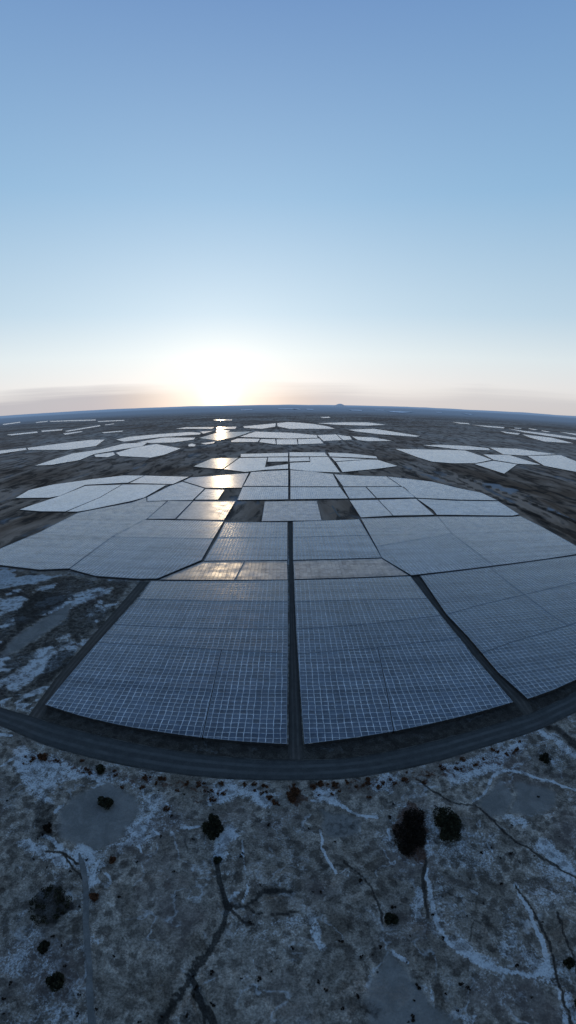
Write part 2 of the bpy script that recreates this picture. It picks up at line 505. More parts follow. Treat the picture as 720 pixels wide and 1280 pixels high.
def build_ground():
    az = np.concatenate([np.arange(-64, 64, 0.26), np.arange(64, 296, 4.0)])
    az = np.radians(az)
    rr = list(np.concatenate([np.arange(1.0, 20.0, 1.5), np.arange(20.0, 175.0, 0.55)]))
    while rr[-1] < 480: rr.append(rr[-1] * 1.011)
    while rr[-1] < 90000: rr.append(rr[-1] * 1.032)
    rr = np.array(rr)
    A, Q = np.meshgrid(az, rr)
    x, y = (np.sin(A) * Q).ravel(), (np.cos(A) * Q).ravel()
    r = Q.ravel()
    z = relief(x, y) * (r < 400)
    far = smooth(r, 9000, 30000)
    z = z + far * (fbm(x / 9000, y / 9000, 21, 4) - 0.45) * 260
    # masks, edges broken up by noise
    k = np.clip(r / 100, 0.8, 12)
    wx = x + (fbm(x / (3 * k), y / (3 * k), 31, 4) - 0.5) * 5.0 * k
    wy = y + (fbm(x / (3 * k), y / (3 * k), 47, 4) - 0.5) * 5.0 * k
    sx = x + (fbm(x / (2.5 * k), y / (2.5 * k), 51, 3) - 0.5) * 1.6 * k
    sy = y + (fbm(x / (2.5 * k), y / (2.5 * k), 57, 3) - 0.5) * 1.6 * k
    frost = 0.22 + 0.50 * (fbm(x / 22, y / 22, 61) - 0.5)
    dark = np.zeros_like(x); pan = np.zeros_like(x); rust = np.zeros_like(x)
    for p in frost_polys: frost = np.maximum(frost, (0.72 if p[0][1] < 125 else 0.60) * poly_mask(wx, wy, p, 2.0 * np.mean([math.hypot(*q) for q in p]) / 110))
    for p in pan_polys: pan = np.maximum(pan, poly_mask((wx + sx) / 2, (wy + sy) / 2, p, 1.0))
    for p, a in dark_polys: dark = np.maximum(dark, a * poly_mask(wx, wy, p, 2.0))
    for p, a in rust_polys: rust = np.maximum(rust, a * poly_mask(wx, wy, p, 1.5))
    brk = smooth(fbm(x / 4.5, y / 4.5, 71, 3), 0.36, 0.55)
    for i, (l, w) in enumerate(pale_lines):
        frost = np.maximum(frost, 1.45 * line_mask(sx, sy, l, w * (1.0 if i < 3 else 0.75)) * (np.maximum(brk, 0.8) if i < 3 else np.maximum(brk, 0.25)))
    for l, w in dark_lines:
        q = line_mask(sx, sy, l, w * (0.72 if w < 3 else 1.0))
        dark = np.maximum(dark, 0.85 * q); frost = frost * (1 - q)
    v = poly_mask(x, y, field_front, 0.8)  # verge plants and field-edge shadow put into one dark strip
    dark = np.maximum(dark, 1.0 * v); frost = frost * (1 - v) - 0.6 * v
    frost = frost * (1 - 0.9 * pan)
    wa = poly_mask(wx, wy, waste, 3.0)
    u_, v_ = x * 0.62 + y * 0.78, -x * 0.78 + y * 0.62
    stk = fbm(u_ / 24 + wx * 0.01, v_ / 6.5, 91, 6)
    frost = np.maximum(frost, 0.66 * wa * smooth(stk, 0.50, 0.60) * (1 - pan))
    frost = np.where(wa > 0.5, frost * (0.45 + 0.75 * smooth(stk, 0.36, 0.52)), frost)
    dark = np.maximum(dark, 0.62 * wa * (1 - smooth(frost, 0.40, 0.55)) * (1 - pan))
    # brushy dark hollows
    hol = smooth(fbm(x / 21, y / 21, 83, 5), 0.46, 0.62) * (r < 200)
    mound = 0
    for p in mounds: mound = np.maximum(mound, poly_mask(wx, wy, p, 4.0))
    dark = np.maximum(dark, 0.42 * hol * (1 - mound) * (1 - pan) * (1 - smooth(frost, 0.45, 0.65)))
    frost = np.where(frost < 0.5, frost - 0.24 * mound, frost)
    nr, na = len(rr), len(az)
    verts = np.stack([x, y, z], 1)
    verts = np.vstack([verts, [[0, 0, float(z[0])]]])
    idx = np.arange(nr * na).reshape(nr, na)
    nxt = np.roll(idx, -1, axis=1)
    q = np.stack([idx[:-1], nxt[:-1], nxt[1:], idx[1:]], -1).reshape(-1, 4)[:, ::-1]
    faces = q.tolist() + [(int(idx[0, j]), nr * na, int(nxt[0, j])) for j in range(na)]
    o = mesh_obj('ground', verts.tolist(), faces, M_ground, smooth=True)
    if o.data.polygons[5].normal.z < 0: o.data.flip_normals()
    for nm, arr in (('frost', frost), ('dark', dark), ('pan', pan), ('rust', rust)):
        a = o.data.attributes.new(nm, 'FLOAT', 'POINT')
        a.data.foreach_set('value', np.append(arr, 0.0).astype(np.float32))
    return tag(o, kind='structure')


def ground_mat():
    m, nt, p = new_mat('frosted_plain')
    pos = nt.n('ShaderNodeNewGeometry').outputs['Position']
    rad = nt.vm('LENGTH', nt.vm('MULTIPLY', pos, (1, 1, 0)), out=1)
    frost, dark, pan, rust = (nt.attr(k) for k in ('frost', 'dark', 'pan', 'rust'))
    n0 = nt.noise(pos, 0.045, 5.0, 0.6, 0.6)
    n1 = nt.noise(pos, 0.16, 7.0, 0.62, 0.8)
    n2 = nt.noise(pos, 0.7, 7.0, 0.65, 0.5)
    n3 = nt.noise(pos, 2.2, 7.0, 0.78)
    base = nt.mix(nt.step(n1, 0.35, 0.65), (0.100, 0.086, 0.070), (0.275, 0.248, 0.212))
    base = nt.mix(nt.step(n0, 0.38, 0.62, 0.0, 0.85), base, (0.195, 0.178, 0.154))
    base = nt.mix(1.0, base, nt.step(n2, 0.30, 0.70, 0.68, 1.38), 'MULTIPLY')
    base = nt.mix(1.0, base, nt.step(n3, 0.34, 0.66, 0.60, 1.5), 'MULTIPLY')
    # tufts of dead grass
    vo = nt.n('ShaderNodeTexVoronoi', feature='SMOOTH_F1'); nt.put(vo.inputs['Vector'], nt.vm('ADD', pos, nt.vm('SCALE', nt.noise(pos, 0.9, 2.0, color=True), 1.2)))
    vo.inputs['Scale'].default_value = 0.42
    clump = nt.m('SUBTRACT', 1.0, nt.step(nt.m('ADD', vo.outputs[0], nt.m('MULTIPLY', n3, 0.35)), 0.42, 0.66))
    clump = nt.m('MULTIPLY', clump, nt.step(nt.m('ADD', n1, nt.m('MULTIPLY', dark, 0.35)), 0.36, 0.52))
    base = nt.mix(nt.m('MULTIPLY', clump, 0.62), base, (0.030, 0.025, 0.021))
    # hoar frost / salt crust
    vr = nt.n('ShaderNodeTexVoronoi', feature='DISTANCE_TO_EDGE'); nt.put(vr.inputs['Vector'], nt.vm('ADD', pos, nt.vm('SCALE', nt.noise(pos, 0.35, 4.0, color=True), 4.5)))
    vr.inputs['Scale'].default_value = 0.22
    vein = nt.m('SUBTRACT', 1.0, nt.step(vr.outputs[0], 0.0, 0.07))
    fm = nt.m('ADD', nt.m('ADD', nt.m('MULTIPLY', n2, 0.44), nt.m('MULTIPLY', n1, 0.52)), nt.m('MULTIPLY', n0, 0.30))
    fm = nt.m('ADD', fm, nt.m('MULTIPLY', nt.m('SUBTRACT', n3, 0.5), 0.62))
    rg = []
    for sc_, ds in ((0.20, 1.2), (0.62, 0.9)):
        q = nt.noise(pos, sc_, 6.0, 0.58, ds)
        rg.append(nt.m('SUBTRACT', 1.0, nt.step(nt.m('ABSOLUTE', nt.m('SUBTRACT', q, 0.5)), 0.0, 0.05)))
    lace = nt.m('MAXIMUM', rg[0], nt.m('MULTIPLY', rg[1], 0.8))
    lace = nt.m('MULTIPLY', lace, nt.step(nt.m('ADD', n0, nt.m('MULTIPLY', nt.m('SUBTRACT', frost, 0.3), 0.5)), 0.42, 0.62))
    fm = nt.m('ADD', fm, nt.m('MULTIPLY', lace, 0.11))
    fm = nt.m('ADD', fm, nt.m('MULTIPLY', vein, nt.step(n0, 0.5, 0.62, 0.0, 0.12)))
    fm = nt.m('ADD', fm, nt.m('MULTIPLY', nt.m('SUBTRACT', frost, 0.3), 0.36))
    ff = nt.m('MULTIPLY', nt.step(fm, 0.64, 0.86), 0.9)
    ff = nt.m('MULTIPLY', ff, nt.m('SUBTRACT', 1.0, nt.m('MULTIPLY', clump, 0.6)))
    c1 = nt.noise(pos, 0.060, 5.0, 0.5, 0.35)
    rim = nt.m('SUBTRACT', 1.0, nt.step(nt.m('ABSOLUTE', nt.m('SUBTRACT', c1, 0.53)), 0.001, 0.015))
    rim = nt.m('MULTIPLY', rim, nt.step(nt.noise(pos, 0.11, 3.0), 0.44, 0.58))
    dim = nt.m('SUBTRACT', 1.0, nt.step(nt.m('ABSOLUTE', nt.m('SUBTRACT', c1, 0.44)), 0.002, 0.016))
    dim = nt.m('MULTIPLY', dim, nt.step(nt.noise(pos, 0.09, 3.0), 0.48, 0.62))
    base = nt.mix(nt.m('MULTIPLY', dim, 0.6), base, (0.022, 0.020, 0.018))
    ff = nt.m('MAXIMUM', ff, nt.m('MULTIPLY', nt.m('MULTIPLY', rim, nt.step(n2, 0.35, 0.6)), 0.62))
    purple = nt.step(nt.noise(pos, 0.05, 4.0), 0.50, 0.66, 0.0, 0.55)
    base = nt.mix(purple, base, (0.092, 0.076, 0.072))
    near = nt.mix(ff, base, nt.mix(nt.step(n3, 0.3, 0.7), (0.30, 0.325, 0.34), (0.54, 0.575, 0.60)))
    # smooth silt pans
    pc = nt.mix(nt.step(n1, 0.3, 0.7), (0.130, 0.130, 0.124), (0.180, 0.178, 0.170))
    pc = nt.mix(1.0, pc, nt.step(n3, 0.2, 0.8, 0.85, 1.15), 'MULTIPLY')
    near = nt.mix(nt.m('MULTIPLY', pan, 0.9), near, pc)
    # dark brush and the darkened verge, rusty brush
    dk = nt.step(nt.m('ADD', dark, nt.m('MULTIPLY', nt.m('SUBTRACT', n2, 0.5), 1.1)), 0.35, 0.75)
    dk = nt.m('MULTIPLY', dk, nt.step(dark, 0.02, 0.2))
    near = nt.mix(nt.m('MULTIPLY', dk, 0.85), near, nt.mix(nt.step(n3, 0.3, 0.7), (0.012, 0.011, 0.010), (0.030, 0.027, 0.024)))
    rs = nt.step(nt.m('ADD', rust, nt.m('MULTIPLY', nt.m('SUBTRACT', n2, 0.5), 2.2)), 0.45, 0.75)
    rs = nt.m('MULTIPLY', rs, nt.step(rust, 0.05, 0.3))
    near = nt.mix(nt.m('MULTIPLY', rs, 0.85), near, nt.mix(nt.step(n3, 0.3, 0.7), (0.030, 0.018, 0.013), (0.090, 0.045, 0.028)))
    # the wider plain: dark brown steppe with frosty streaks that run along the drainage
    ps = nt.n('ShaderNodeMapping'); ps.inputs['Rotation'].default_value = (0, 0, R(28)); ps.inputs['Scale'].default_value = (1.0, 0.28, 1.0)
    nt.put(ps.inputs['Vector'], pos)
    m1 = nt.noise(ps.outputs[0], 0.012, 8.0, 0.62, 1.0)
    m2 = nt.noise(ps.outputs[0], 0.06, 7.0, 0.65, 0.6)
    m3 = nt.noise(pos, 0.0022, 5.0, 0.6)
    steppe = nt.mix(nt.step(m1, 0.36, 0.62), (0.125, 0.082, 0.056), (0.32, 0.235, 0.178))
    steppe = nt.mix(nt.step(m2, 0.45, 0.6, 0.0, 0.85), steppe, (0.036, 0.030, 0.026))
    fs = nt.m('ADD', nt.m('ADD', nt.m('MULTIPLY', m1, 0.6), nt.m('MULTIPLY', m2, 0.45)), nt.m('MULTIPLY', nt.m('SUBTRACT', frost, 0.3), 0.5))
    steppe = nt.mix(nt.m('MULTIPLY', nt.step(fs, 0.53, 0.66), 0.7), steppe, (0.25, 0.275, 0.30))
    steppe = nt.mix(nt.m('MULTIPLY', dk, 0.7), steppe, (0.020, 0.016, 0.013))
    pc2 = nt.m('MULTIPLY', pan, 0.85)
    steppe = nt.mix(pc2, steppe, (0.085, 0.098, 0.11))
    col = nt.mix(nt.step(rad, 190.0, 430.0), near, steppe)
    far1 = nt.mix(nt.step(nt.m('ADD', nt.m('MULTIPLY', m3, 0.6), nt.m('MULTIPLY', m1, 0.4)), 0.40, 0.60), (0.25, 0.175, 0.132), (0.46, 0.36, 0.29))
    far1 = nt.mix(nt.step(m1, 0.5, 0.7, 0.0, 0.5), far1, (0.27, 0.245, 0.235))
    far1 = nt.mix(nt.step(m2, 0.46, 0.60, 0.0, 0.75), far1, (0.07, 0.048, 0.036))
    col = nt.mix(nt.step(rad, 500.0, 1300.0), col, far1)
    col = nt.mix(nt.step(rad, 3000.0, 8500.0), col, (0.46, 0.435, 0.43))  # distance haze painted into the ground colour, in two steps
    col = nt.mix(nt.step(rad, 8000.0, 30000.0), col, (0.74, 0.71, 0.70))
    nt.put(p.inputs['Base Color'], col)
    p.inputs['Roughness'].default_value = 0.9
    p.inputs['Specular IOR Level'].default_value = 0.0
    b = nt.n('ShaderNodeBump'); b.inputs['Strength'].default_value = 0.8; b.inputs['Distance'].default_value = 0.7
    nt.put(b.inputs['Height'], nt.m('ADD', nt.m('MULTIPLY', n2, 0.8), nt.m('MULTIPLY', n3, 0.3)))
    nt.put(p.inputs['Normal'], b.outputs[0])
    return m


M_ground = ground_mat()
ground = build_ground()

ribbon('road', road_far_w, road_near_w, 0.03, M_road, nv=6, n=160)


def zf(x, y): return relief(np.asarray(x), np.asarray(y))


# straight service tracks between the fields
ribbon('track', pts([(361, 652), (361.5, 700), (361.5, 726), (362, 790), (361, 870), (360.5, 950)]), pts([(364.5, 652), (366, 700), (367, 726), (370, 790), (375, 870), (380, 950)]), 0.02, M_track, nv=3, n=60)
ribbon('track', pts([(175, 727), (150, 756), (110, 801), (70, 848), (36, 895)]), pts([(187, 727), (169, 750), (121, 804), (86, 845), (52, 900)]), 0.02, M_track, nv=3, n=50)
ribbon('track', pts([(513, 720), (541, 756), (591, 818), (642, 878), (656, 897)]), pts([(524, 720), (541, 743), (585, 796), (622, 840), (658, 874), (668, 892)]), 0.02, M_track, nv=3, n=50)
pl, pr = ragged_line(spline(pts([(101, 1062), (108, 1088), (111, 1112), (112, 1150), (117, 1190), (120, 1240), (131, 1292)]), 8), 1.3)
ribbon('path', pl, pr, 0.06, M_path, nv=3, n=70, zf=zf)


# ------------------------------------------------------------------ solar fields
def area(p):
    return 0.5 * sum(p[i][0] * p[(i + 1) % len(p)][1] - p[(i + 1) % len(p)][0] * p[i][1] for i in range(len(p)))


def ccw(p):
    return list(p) if area(p) > 0 else list(reversed(p))


def inset(p, d):
    p = ccw(p); n = len(p); out = []
    for i in range(n):
        a, b, c = p[i - 1], p[i], p[(i + 1) % n]
        e1 = (b[0] - a[0], b[1] - a[1]); e2 = (c[0] - b[0], c[1] - b[1])
        l1, l2 = math.hypot(*e1) or 1, math.hypot(*e2) or 1
        n1, n2 = (-e1[1] / l1, e1[0] / l1), (-e2[1] / l2, e2[0] / l2)
        bx, by = n1[0] + n2[0], n1[1] + n2[1]
        q = bx * bx + by * by
        if q < 0.05: out.append(b); continue
        s = min(2 * d / q, 4 * d)
        out.append((b[0] + bx * s, b[1] + by * s))
    return out


TOP = 1.3
PITCH_CELL = 2.3


def panel_section(root, poly, ang, mat, ins, parent_loc, name='panel_section', thick=0.14):
    """a sheet of panels: top face, edge and underside"""
    p = inset(poly, ins)
    ox, oy = parent_loc[0], parent_loc[1]
    n = len(p)
    vs = [(x - ox, y - oy, TOP) for x, y in p] + [(x - ox, y - oy, TOP - thick) for x, y in p]
    tri = tessellate_polygon([[Vector((x, y, 0)) for x, y in p]])
    fs = []
    for t in tri:
        a, b, c = t
        s = (p[b][0] - p[a][0]) * (p[c][1] - p[a][1]) - (p[c][0] - p[a][0]) * (p[b][1] - p[a][1])
        if s < 0: a, c = c, a
        fs.append((a, b, c)); fs.append((c + n, b + n, a + n))
    for i in range(n):
        j = (i + 1) % n
        fs.append((i, i + n, j + n, j))
    ca, sa = math.cos(-ang), math.sin(-ang)
    uv = [((x * ca - y * sa) / PITCH_CELL, (x * sa + y * ca) / PITCH_CELL) for x, y in p] * 2
    o = mesh_obj(name, vs, fs, mat, root, uvs=uv)
    return o, p


def wall_mesh(polys, loc, inn=0.25):
    vs, fs = [], []
    for p in polys:
        q = inset(p, inn); n = len(q); b = len(vs)
        vs += [(x - loc[0], y - loc[1], TOP - 0.145) for x, y in q] + [(x - loc[0], y - loc[1], -0.2) for x, y in q]
        fs += [(b + i, b + i + n, b + (i + 1) % n + n, b + (i + 1) % n) for i in range(n)]
    return vs, fs


def rim_mesh(p, loc, w=0.16, h=0.07):
    """a thin raised frame that follows the outline of a section"""
    q = inset(p, w); p = ccw(p); n = len(p)
    vs = []
    for (x, y), (u, v) in zip(p, q):
        x, y, u, v = x - loc[0], y - loc[1], u - loc[0], v - loc[1]
        vs += [(x, y, TOP + 0.003), (x, y, TOP + h), (u, v, TOP + h), (u, v, TOP + 0.003)]
    fs = []
    for i in range(n):
        a, b = 4 * i, 4 * ((i + 1) % n)
        for k in range(3):
            fs.append((a + k, b + k, b + k + 1, a + k + 1))
    return vs, fs


def edge_angle(p):
    best, ang = 0, 0
    for i in range(len(p)):
        a, b = p[i], p[(i + 1) % len(p)]
        l = math.dist(a, b)
        if l > best: best, ang = l, math.atan2(b[1] - a[1], b[0] - a[0])
    return ang


P_NEAR = dict()
P_MID = dict(rough=0.24, lw=0.085, bump=0.18, cell=(0.085, 0.100, 0.130), line=(0.62, 0.64, 0.67), streak=0.5, spec=0.75)  # sky sheen of the mid fields put partly into the cell colour
P_FAR = dict(rough=0.20, lw=0.10, cell=(0.48, 0.45, 0.45), line=(0.60, 0.57, 0.57), bump=0.04, streak=0.12, spec=0.9)  # pale cells carry the grazing sky reflection in their base colour


def field(label, sections, look=P_NEAR, group='gridded solar fields on the plain', ang=0.0, rims=True, ins=0.16, tilts=None, looks=None):
    polys = [ccw(pts(s, TOP)) for s in sections]
    allp = [q for p in polys for q in p]
    loc = (sum(q[0] for q in allp) / len(allp), sum(q[1] for q in allp) / len(allp), 0.0)
    if len(polys) == 1 and look is not P_NEAR and look is not P_MID and look is not BAND: ins = 0.02
    root = tag(empty('solar_field', loc), label, 'solar field', group, 'thing')
    for i, p in enumerate(polys):
        kw = dict(looks[i] if looks and looks[i] else look)
        if tilts: kw['tilt'] = tilts[i]
        a = edge_angle(p) if ang is None else ang
        o, q = panel_section(root, p, a, panel_mat(**kw), ins, loc)
        if rims:
            v, f = rim_mesh(q, loc)
            mesh_obj('rim', v, f, M_rim, o)
    v, f = wall_mesh(polys, loc, ins + 0.25)
    mesh_obj('support_wall', v, f, M_wall, root)
    return root


G1 = 'gridded solar fields on the plain'
# --- the two front blocks
field('deep blue gridded solar field left of the central track, above the curving road',
      [[(189, 726), (360, 725), (360, 752), (172.5, 748.5)],
       [(172.5, 748.5), (360, 752), (360, 786), (215, 784.5), (143, 780)],
       [(143, 780), (215, 784.5), (360, 786), (360, 816.5), (277, 812), (200, 807), (122, 803)],
       [(122, 803), (200, 807), (277, 812), (266, 862), (253, 922), (199, 914.5), (150, 906), (100, 894), (57, 880), (102, 826)],
       [(277, 812), (360, 816.5), (359.5, 870), (359, 930), (300, 926.5), (253, 922), (266, 862)]],
      tilts=[1.5, 0, 0.5, 0, 0])
field('deep blue gridded solar field right of the central track, above the curving road',
      [[(367.5, 725), (440, 723), (513, 720), (534, 748), (440, 750), (368.5, 752)],
       [(368.5, 752), (440, 750), (534, 748), (551, 769), (460, 780), (370, 786)],
       [(370, 786), (460, 780), (551, 769), (573, 797), (472, 809), (372, 817)],
       [(372, 817), (472, 809), (483, 862), (492, 914), (450, 921), (380, 930), (375.5, 870)],
       [(472, 809), (573, 797), (590, 818), (641, 877), (595, 890.5), (540, 904), (492, 914), (483, 862)]],
      tilts=[1.5, 0.5, 0, 0, 0])
field('dark blue gridded solar field at the right frame edge, across the diagonal track',
      [[(525, 719.5), (612, 709), (640, 732), (655, 743), (600, 756), (558, 768), (541, 743)],
       [(612, 709), (660, 702.5), (720, 694), (790, 681), (790, 708), (720, 727.5), (655, 743), (640, 732)],
       [(558, 768), (600, 756), (655, 743), (690, 770), (710, 781), (640, 802), (602, 816), (585, 796)],
       [(655, 743), (720, 727.5), (790, 708), (790, 756), (710, 781), (690, 770)],
       [(602, 816), (640, 802), (710, 781), (790, 756), (790, 806), (720, 848), (690, 862), (659, 873), (622, 840)]], ang=R(4))
# --- the sunlit bands, warm sky reflection put into their base colour
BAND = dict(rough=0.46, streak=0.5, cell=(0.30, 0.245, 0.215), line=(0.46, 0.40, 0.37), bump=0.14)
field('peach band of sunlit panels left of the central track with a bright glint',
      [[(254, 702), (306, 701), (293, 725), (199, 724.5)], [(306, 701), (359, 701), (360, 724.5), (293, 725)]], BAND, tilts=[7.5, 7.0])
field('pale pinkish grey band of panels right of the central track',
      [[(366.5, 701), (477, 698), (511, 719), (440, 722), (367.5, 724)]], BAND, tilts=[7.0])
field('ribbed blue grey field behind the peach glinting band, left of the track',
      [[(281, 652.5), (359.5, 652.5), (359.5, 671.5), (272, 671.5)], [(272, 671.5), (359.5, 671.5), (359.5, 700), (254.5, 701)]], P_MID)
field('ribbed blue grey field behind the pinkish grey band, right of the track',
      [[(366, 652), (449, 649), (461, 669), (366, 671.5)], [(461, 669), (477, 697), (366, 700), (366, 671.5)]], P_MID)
# --- the big side blocks
field('large blue grey field reaching the left frame edge, above the frosty waste ground',
      [[(-45, 703), (0, 686), (50, 665), (97, 641), (165, 628), (183, 621.8), (183.5, 627), (209, 626.3), (183.5, 648.8), (181, 649.5), (140, 671), (87, 710.5), (50, 712), (0, 706)],
       [(181, 649.5), (280, 651), (267, 673), (140, 671)], [(140, 671), (267, 673), (252, 700), (197, 723), (175, 723.5), (120, 720), (87, 711)]], P_MID, ang=R(-4), tilts=[1, 1.5, 0])
field('large blue grey field sweeping to a point at the right frame edge',
      [[(451, 648), (547, 645.5), (565, 667), (470, 683)], [(470, 683), (565, 667), (617, 707), (514, 719), (477, 697)],
       [(547, 645.5), (640, 646), (650, 645), (680, 660), (720, 682.5), (738, 690), (720, 692.5), (682, 698.5), (617, 707), (565, 667)]], P_MID, ang=R(4), tilts=[1, 0, 1])
# --- blocks around the dark plots
MIDP = dict(rough=0.26, lw=0.09, cell=(0.35, 0.33, 0.34), bump=0.09, line=(0.56, 0.55, 0.56), streak=0.25, spec=0.9)  # raised cell colour stands in for sky reflection
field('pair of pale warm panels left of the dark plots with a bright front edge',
      [[(210, 626), (241, 626), (219, 648.5), (184, 648.5)], [(242, 626), (295, 626), (280, 650), (220, 649)]], dict(MIDP, rough=0.36, cell=(0.28, 0.245, 0.23)), tilts=[2, 2.5])  # warm sky reflection painted into the cells
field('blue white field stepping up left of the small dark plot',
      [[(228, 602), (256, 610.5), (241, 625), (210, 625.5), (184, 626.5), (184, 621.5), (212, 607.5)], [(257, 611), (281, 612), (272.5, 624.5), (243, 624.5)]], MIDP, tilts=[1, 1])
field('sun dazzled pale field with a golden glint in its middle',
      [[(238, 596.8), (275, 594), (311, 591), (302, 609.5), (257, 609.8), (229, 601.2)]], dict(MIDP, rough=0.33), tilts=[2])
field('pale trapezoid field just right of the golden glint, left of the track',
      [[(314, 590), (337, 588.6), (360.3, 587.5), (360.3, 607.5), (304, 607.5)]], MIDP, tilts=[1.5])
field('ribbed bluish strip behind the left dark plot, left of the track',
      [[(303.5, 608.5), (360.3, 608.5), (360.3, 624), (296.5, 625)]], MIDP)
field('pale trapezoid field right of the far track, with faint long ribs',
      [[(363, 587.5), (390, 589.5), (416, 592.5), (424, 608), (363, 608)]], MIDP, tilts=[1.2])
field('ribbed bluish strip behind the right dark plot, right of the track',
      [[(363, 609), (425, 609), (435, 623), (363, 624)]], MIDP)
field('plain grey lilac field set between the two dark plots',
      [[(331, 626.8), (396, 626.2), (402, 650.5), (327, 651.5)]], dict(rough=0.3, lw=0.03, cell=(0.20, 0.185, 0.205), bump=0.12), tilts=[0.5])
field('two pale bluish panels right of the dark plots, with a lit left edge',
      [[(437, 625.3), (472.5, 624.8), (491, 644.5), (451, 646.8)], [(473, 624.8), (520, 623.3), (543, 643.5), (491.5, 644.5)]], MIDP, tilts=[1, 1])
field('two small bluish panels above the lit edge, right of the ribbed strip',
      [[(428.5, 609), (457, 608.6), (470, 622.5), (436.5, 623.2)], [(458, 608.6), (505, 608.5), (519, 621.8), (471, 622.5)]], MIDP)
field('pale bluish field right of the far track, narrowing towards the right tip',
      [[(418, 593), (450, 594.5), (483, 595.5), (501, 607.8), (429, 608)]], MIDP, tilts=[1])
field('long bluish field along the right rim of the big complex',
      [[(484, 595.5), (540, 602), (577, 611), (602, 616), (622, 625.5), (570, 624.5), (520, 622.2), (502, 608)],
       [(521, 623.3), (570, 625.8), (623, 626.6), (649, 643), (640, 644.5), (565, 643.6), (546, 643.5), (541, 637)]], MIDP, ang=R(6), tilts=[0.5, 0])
# --- left lobes
field('rounded pale lobe field on the left, uppermost of two lobes',
      [[(20, 622.5), (37, 612.5), (65, 606), (115, 599), (155, 594.3), (180, 594.5), (160, 603.3), (107, 606), (76, 619.5), (62, 622)],
       [(181, 594.5), (236, 596), (216, 605), (162, 603.8)]], P_FAR, ang=None, rims=False, tilts=[1, 2])
field('rounded pale lobe field on the left, lower of two lobes',
      [[(25, 637), (37, 632.5), (75, 620), (107, 607.3), (152, 605.8), (124, 621), (50, 638.8)][:5] + [(124, 622), (82, 639.3), (50, 639)],
       [(153, 605.8), (180, 605.5), (213, 606), (207, 606.6), (180, 622), (165, 626), (112, 637), (97, 639.5), (84, 639.3), (125, 622)]], P_FAR, ang=None, rims=False, tilts=[1, 1])
# --- the complex beyond
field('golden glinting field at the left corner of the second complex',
      [[(242, 583), (265, 573), (298, 572.3), (278.5, 586), (260, 585)]], dict(P_FAR, rough=0.30, cell=(0.34, 0.29, 0.24)), rims=False)  # golden sun glint put into the cell colour
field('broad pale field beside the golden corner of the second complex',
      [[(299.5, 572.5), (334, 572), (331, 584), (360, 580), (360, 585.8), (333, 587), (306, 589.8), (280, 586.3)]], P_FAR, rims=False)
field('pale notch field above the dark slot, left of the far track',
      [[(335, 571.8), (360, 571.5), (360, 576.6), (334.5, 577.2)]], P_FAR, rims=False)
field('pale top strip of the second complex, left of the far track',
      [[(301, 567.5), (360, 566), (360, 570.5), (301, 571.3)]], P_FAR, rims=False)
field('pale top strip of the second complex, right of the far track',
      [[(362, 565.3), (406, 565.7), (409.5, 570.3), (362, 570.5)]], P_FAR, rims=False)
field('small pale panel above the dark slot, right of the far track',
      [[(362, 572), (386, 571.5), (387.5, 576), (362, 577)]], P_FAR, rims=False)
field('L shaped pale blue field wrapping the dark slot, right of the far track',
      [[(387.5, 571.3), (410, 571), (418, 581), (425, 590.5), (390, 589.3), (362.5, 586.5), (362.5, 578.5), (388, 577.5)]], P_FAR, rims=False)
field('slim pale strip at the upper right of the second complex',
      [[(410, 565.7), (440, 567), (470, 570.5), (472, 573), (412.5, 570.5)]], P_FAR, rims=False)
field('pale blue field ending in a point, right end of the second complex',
      [[(414, 571.7), (460, 574), (419, 576.6)], [(420, 577.4), (461, 574.4), (472, 574.7), (497, 582.5), (470, 586), (428, 590)]], P_FAR, rims=False)
# --- clusters in the distance: one solid sheet each
_fm = {}


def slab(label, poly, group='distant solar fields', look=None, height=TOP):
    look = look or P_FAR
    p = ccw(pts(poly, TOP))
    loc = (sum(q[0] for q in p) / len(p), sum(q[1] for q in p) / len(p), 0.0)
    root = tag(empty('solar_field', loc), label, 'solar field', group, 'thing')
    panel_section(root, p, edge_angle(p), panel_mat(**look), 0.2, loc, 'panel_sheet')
    v, f = wall_mesh([p], loc, 0.4)
    mesh_obj('support_wall', v, f, M_wall, root)
    return root


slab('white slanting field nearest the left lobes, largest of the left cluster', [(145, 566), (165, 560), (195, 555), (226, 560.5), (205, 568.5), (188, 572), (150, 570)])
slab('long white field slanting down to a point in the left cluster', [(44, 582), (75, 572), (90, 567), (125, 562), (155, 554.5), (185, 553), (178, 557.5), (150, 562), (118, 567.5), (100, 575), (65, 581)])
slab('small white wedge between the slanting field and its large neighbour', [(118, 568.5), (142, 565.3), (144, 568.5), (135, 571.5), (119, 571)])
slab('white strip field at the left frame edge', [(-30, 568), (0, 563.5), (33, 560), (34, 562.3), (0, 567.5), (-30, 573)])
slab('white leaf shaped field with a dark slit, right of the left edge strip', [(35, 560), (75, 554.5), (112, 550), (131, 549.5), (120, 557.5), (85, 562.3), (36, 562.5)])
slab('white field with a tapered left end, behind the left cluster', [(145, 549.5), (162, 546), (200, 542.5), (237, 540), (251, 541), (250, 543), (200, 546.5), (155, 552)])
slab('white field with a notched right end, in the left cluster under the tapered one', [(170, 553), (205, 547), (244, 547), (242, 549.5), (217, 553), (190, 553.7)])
slab('dazzling white gold field straight below the sun', [(249, 547.5), (272, 540.5), (315, 539.3), (306, 542.5), (293, 546.5), (272, 550.5)], look=dict(P_FAR, rough=0.34, cell=(0.45, 0.38, 0.30)))  # warm cell colour paints in the sun's glint
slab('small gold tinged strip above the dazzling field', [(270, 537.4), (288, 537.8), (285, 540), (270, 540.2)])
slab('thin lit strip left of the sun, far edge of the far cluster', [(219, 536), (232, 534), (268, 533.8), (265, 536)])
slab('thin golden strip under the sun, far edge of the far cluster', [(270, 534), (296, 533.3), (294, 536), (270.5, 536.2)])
slab('small lit wedge left of the gold strip', [(250, 539.3), (266, 538.8), (254, 542)])
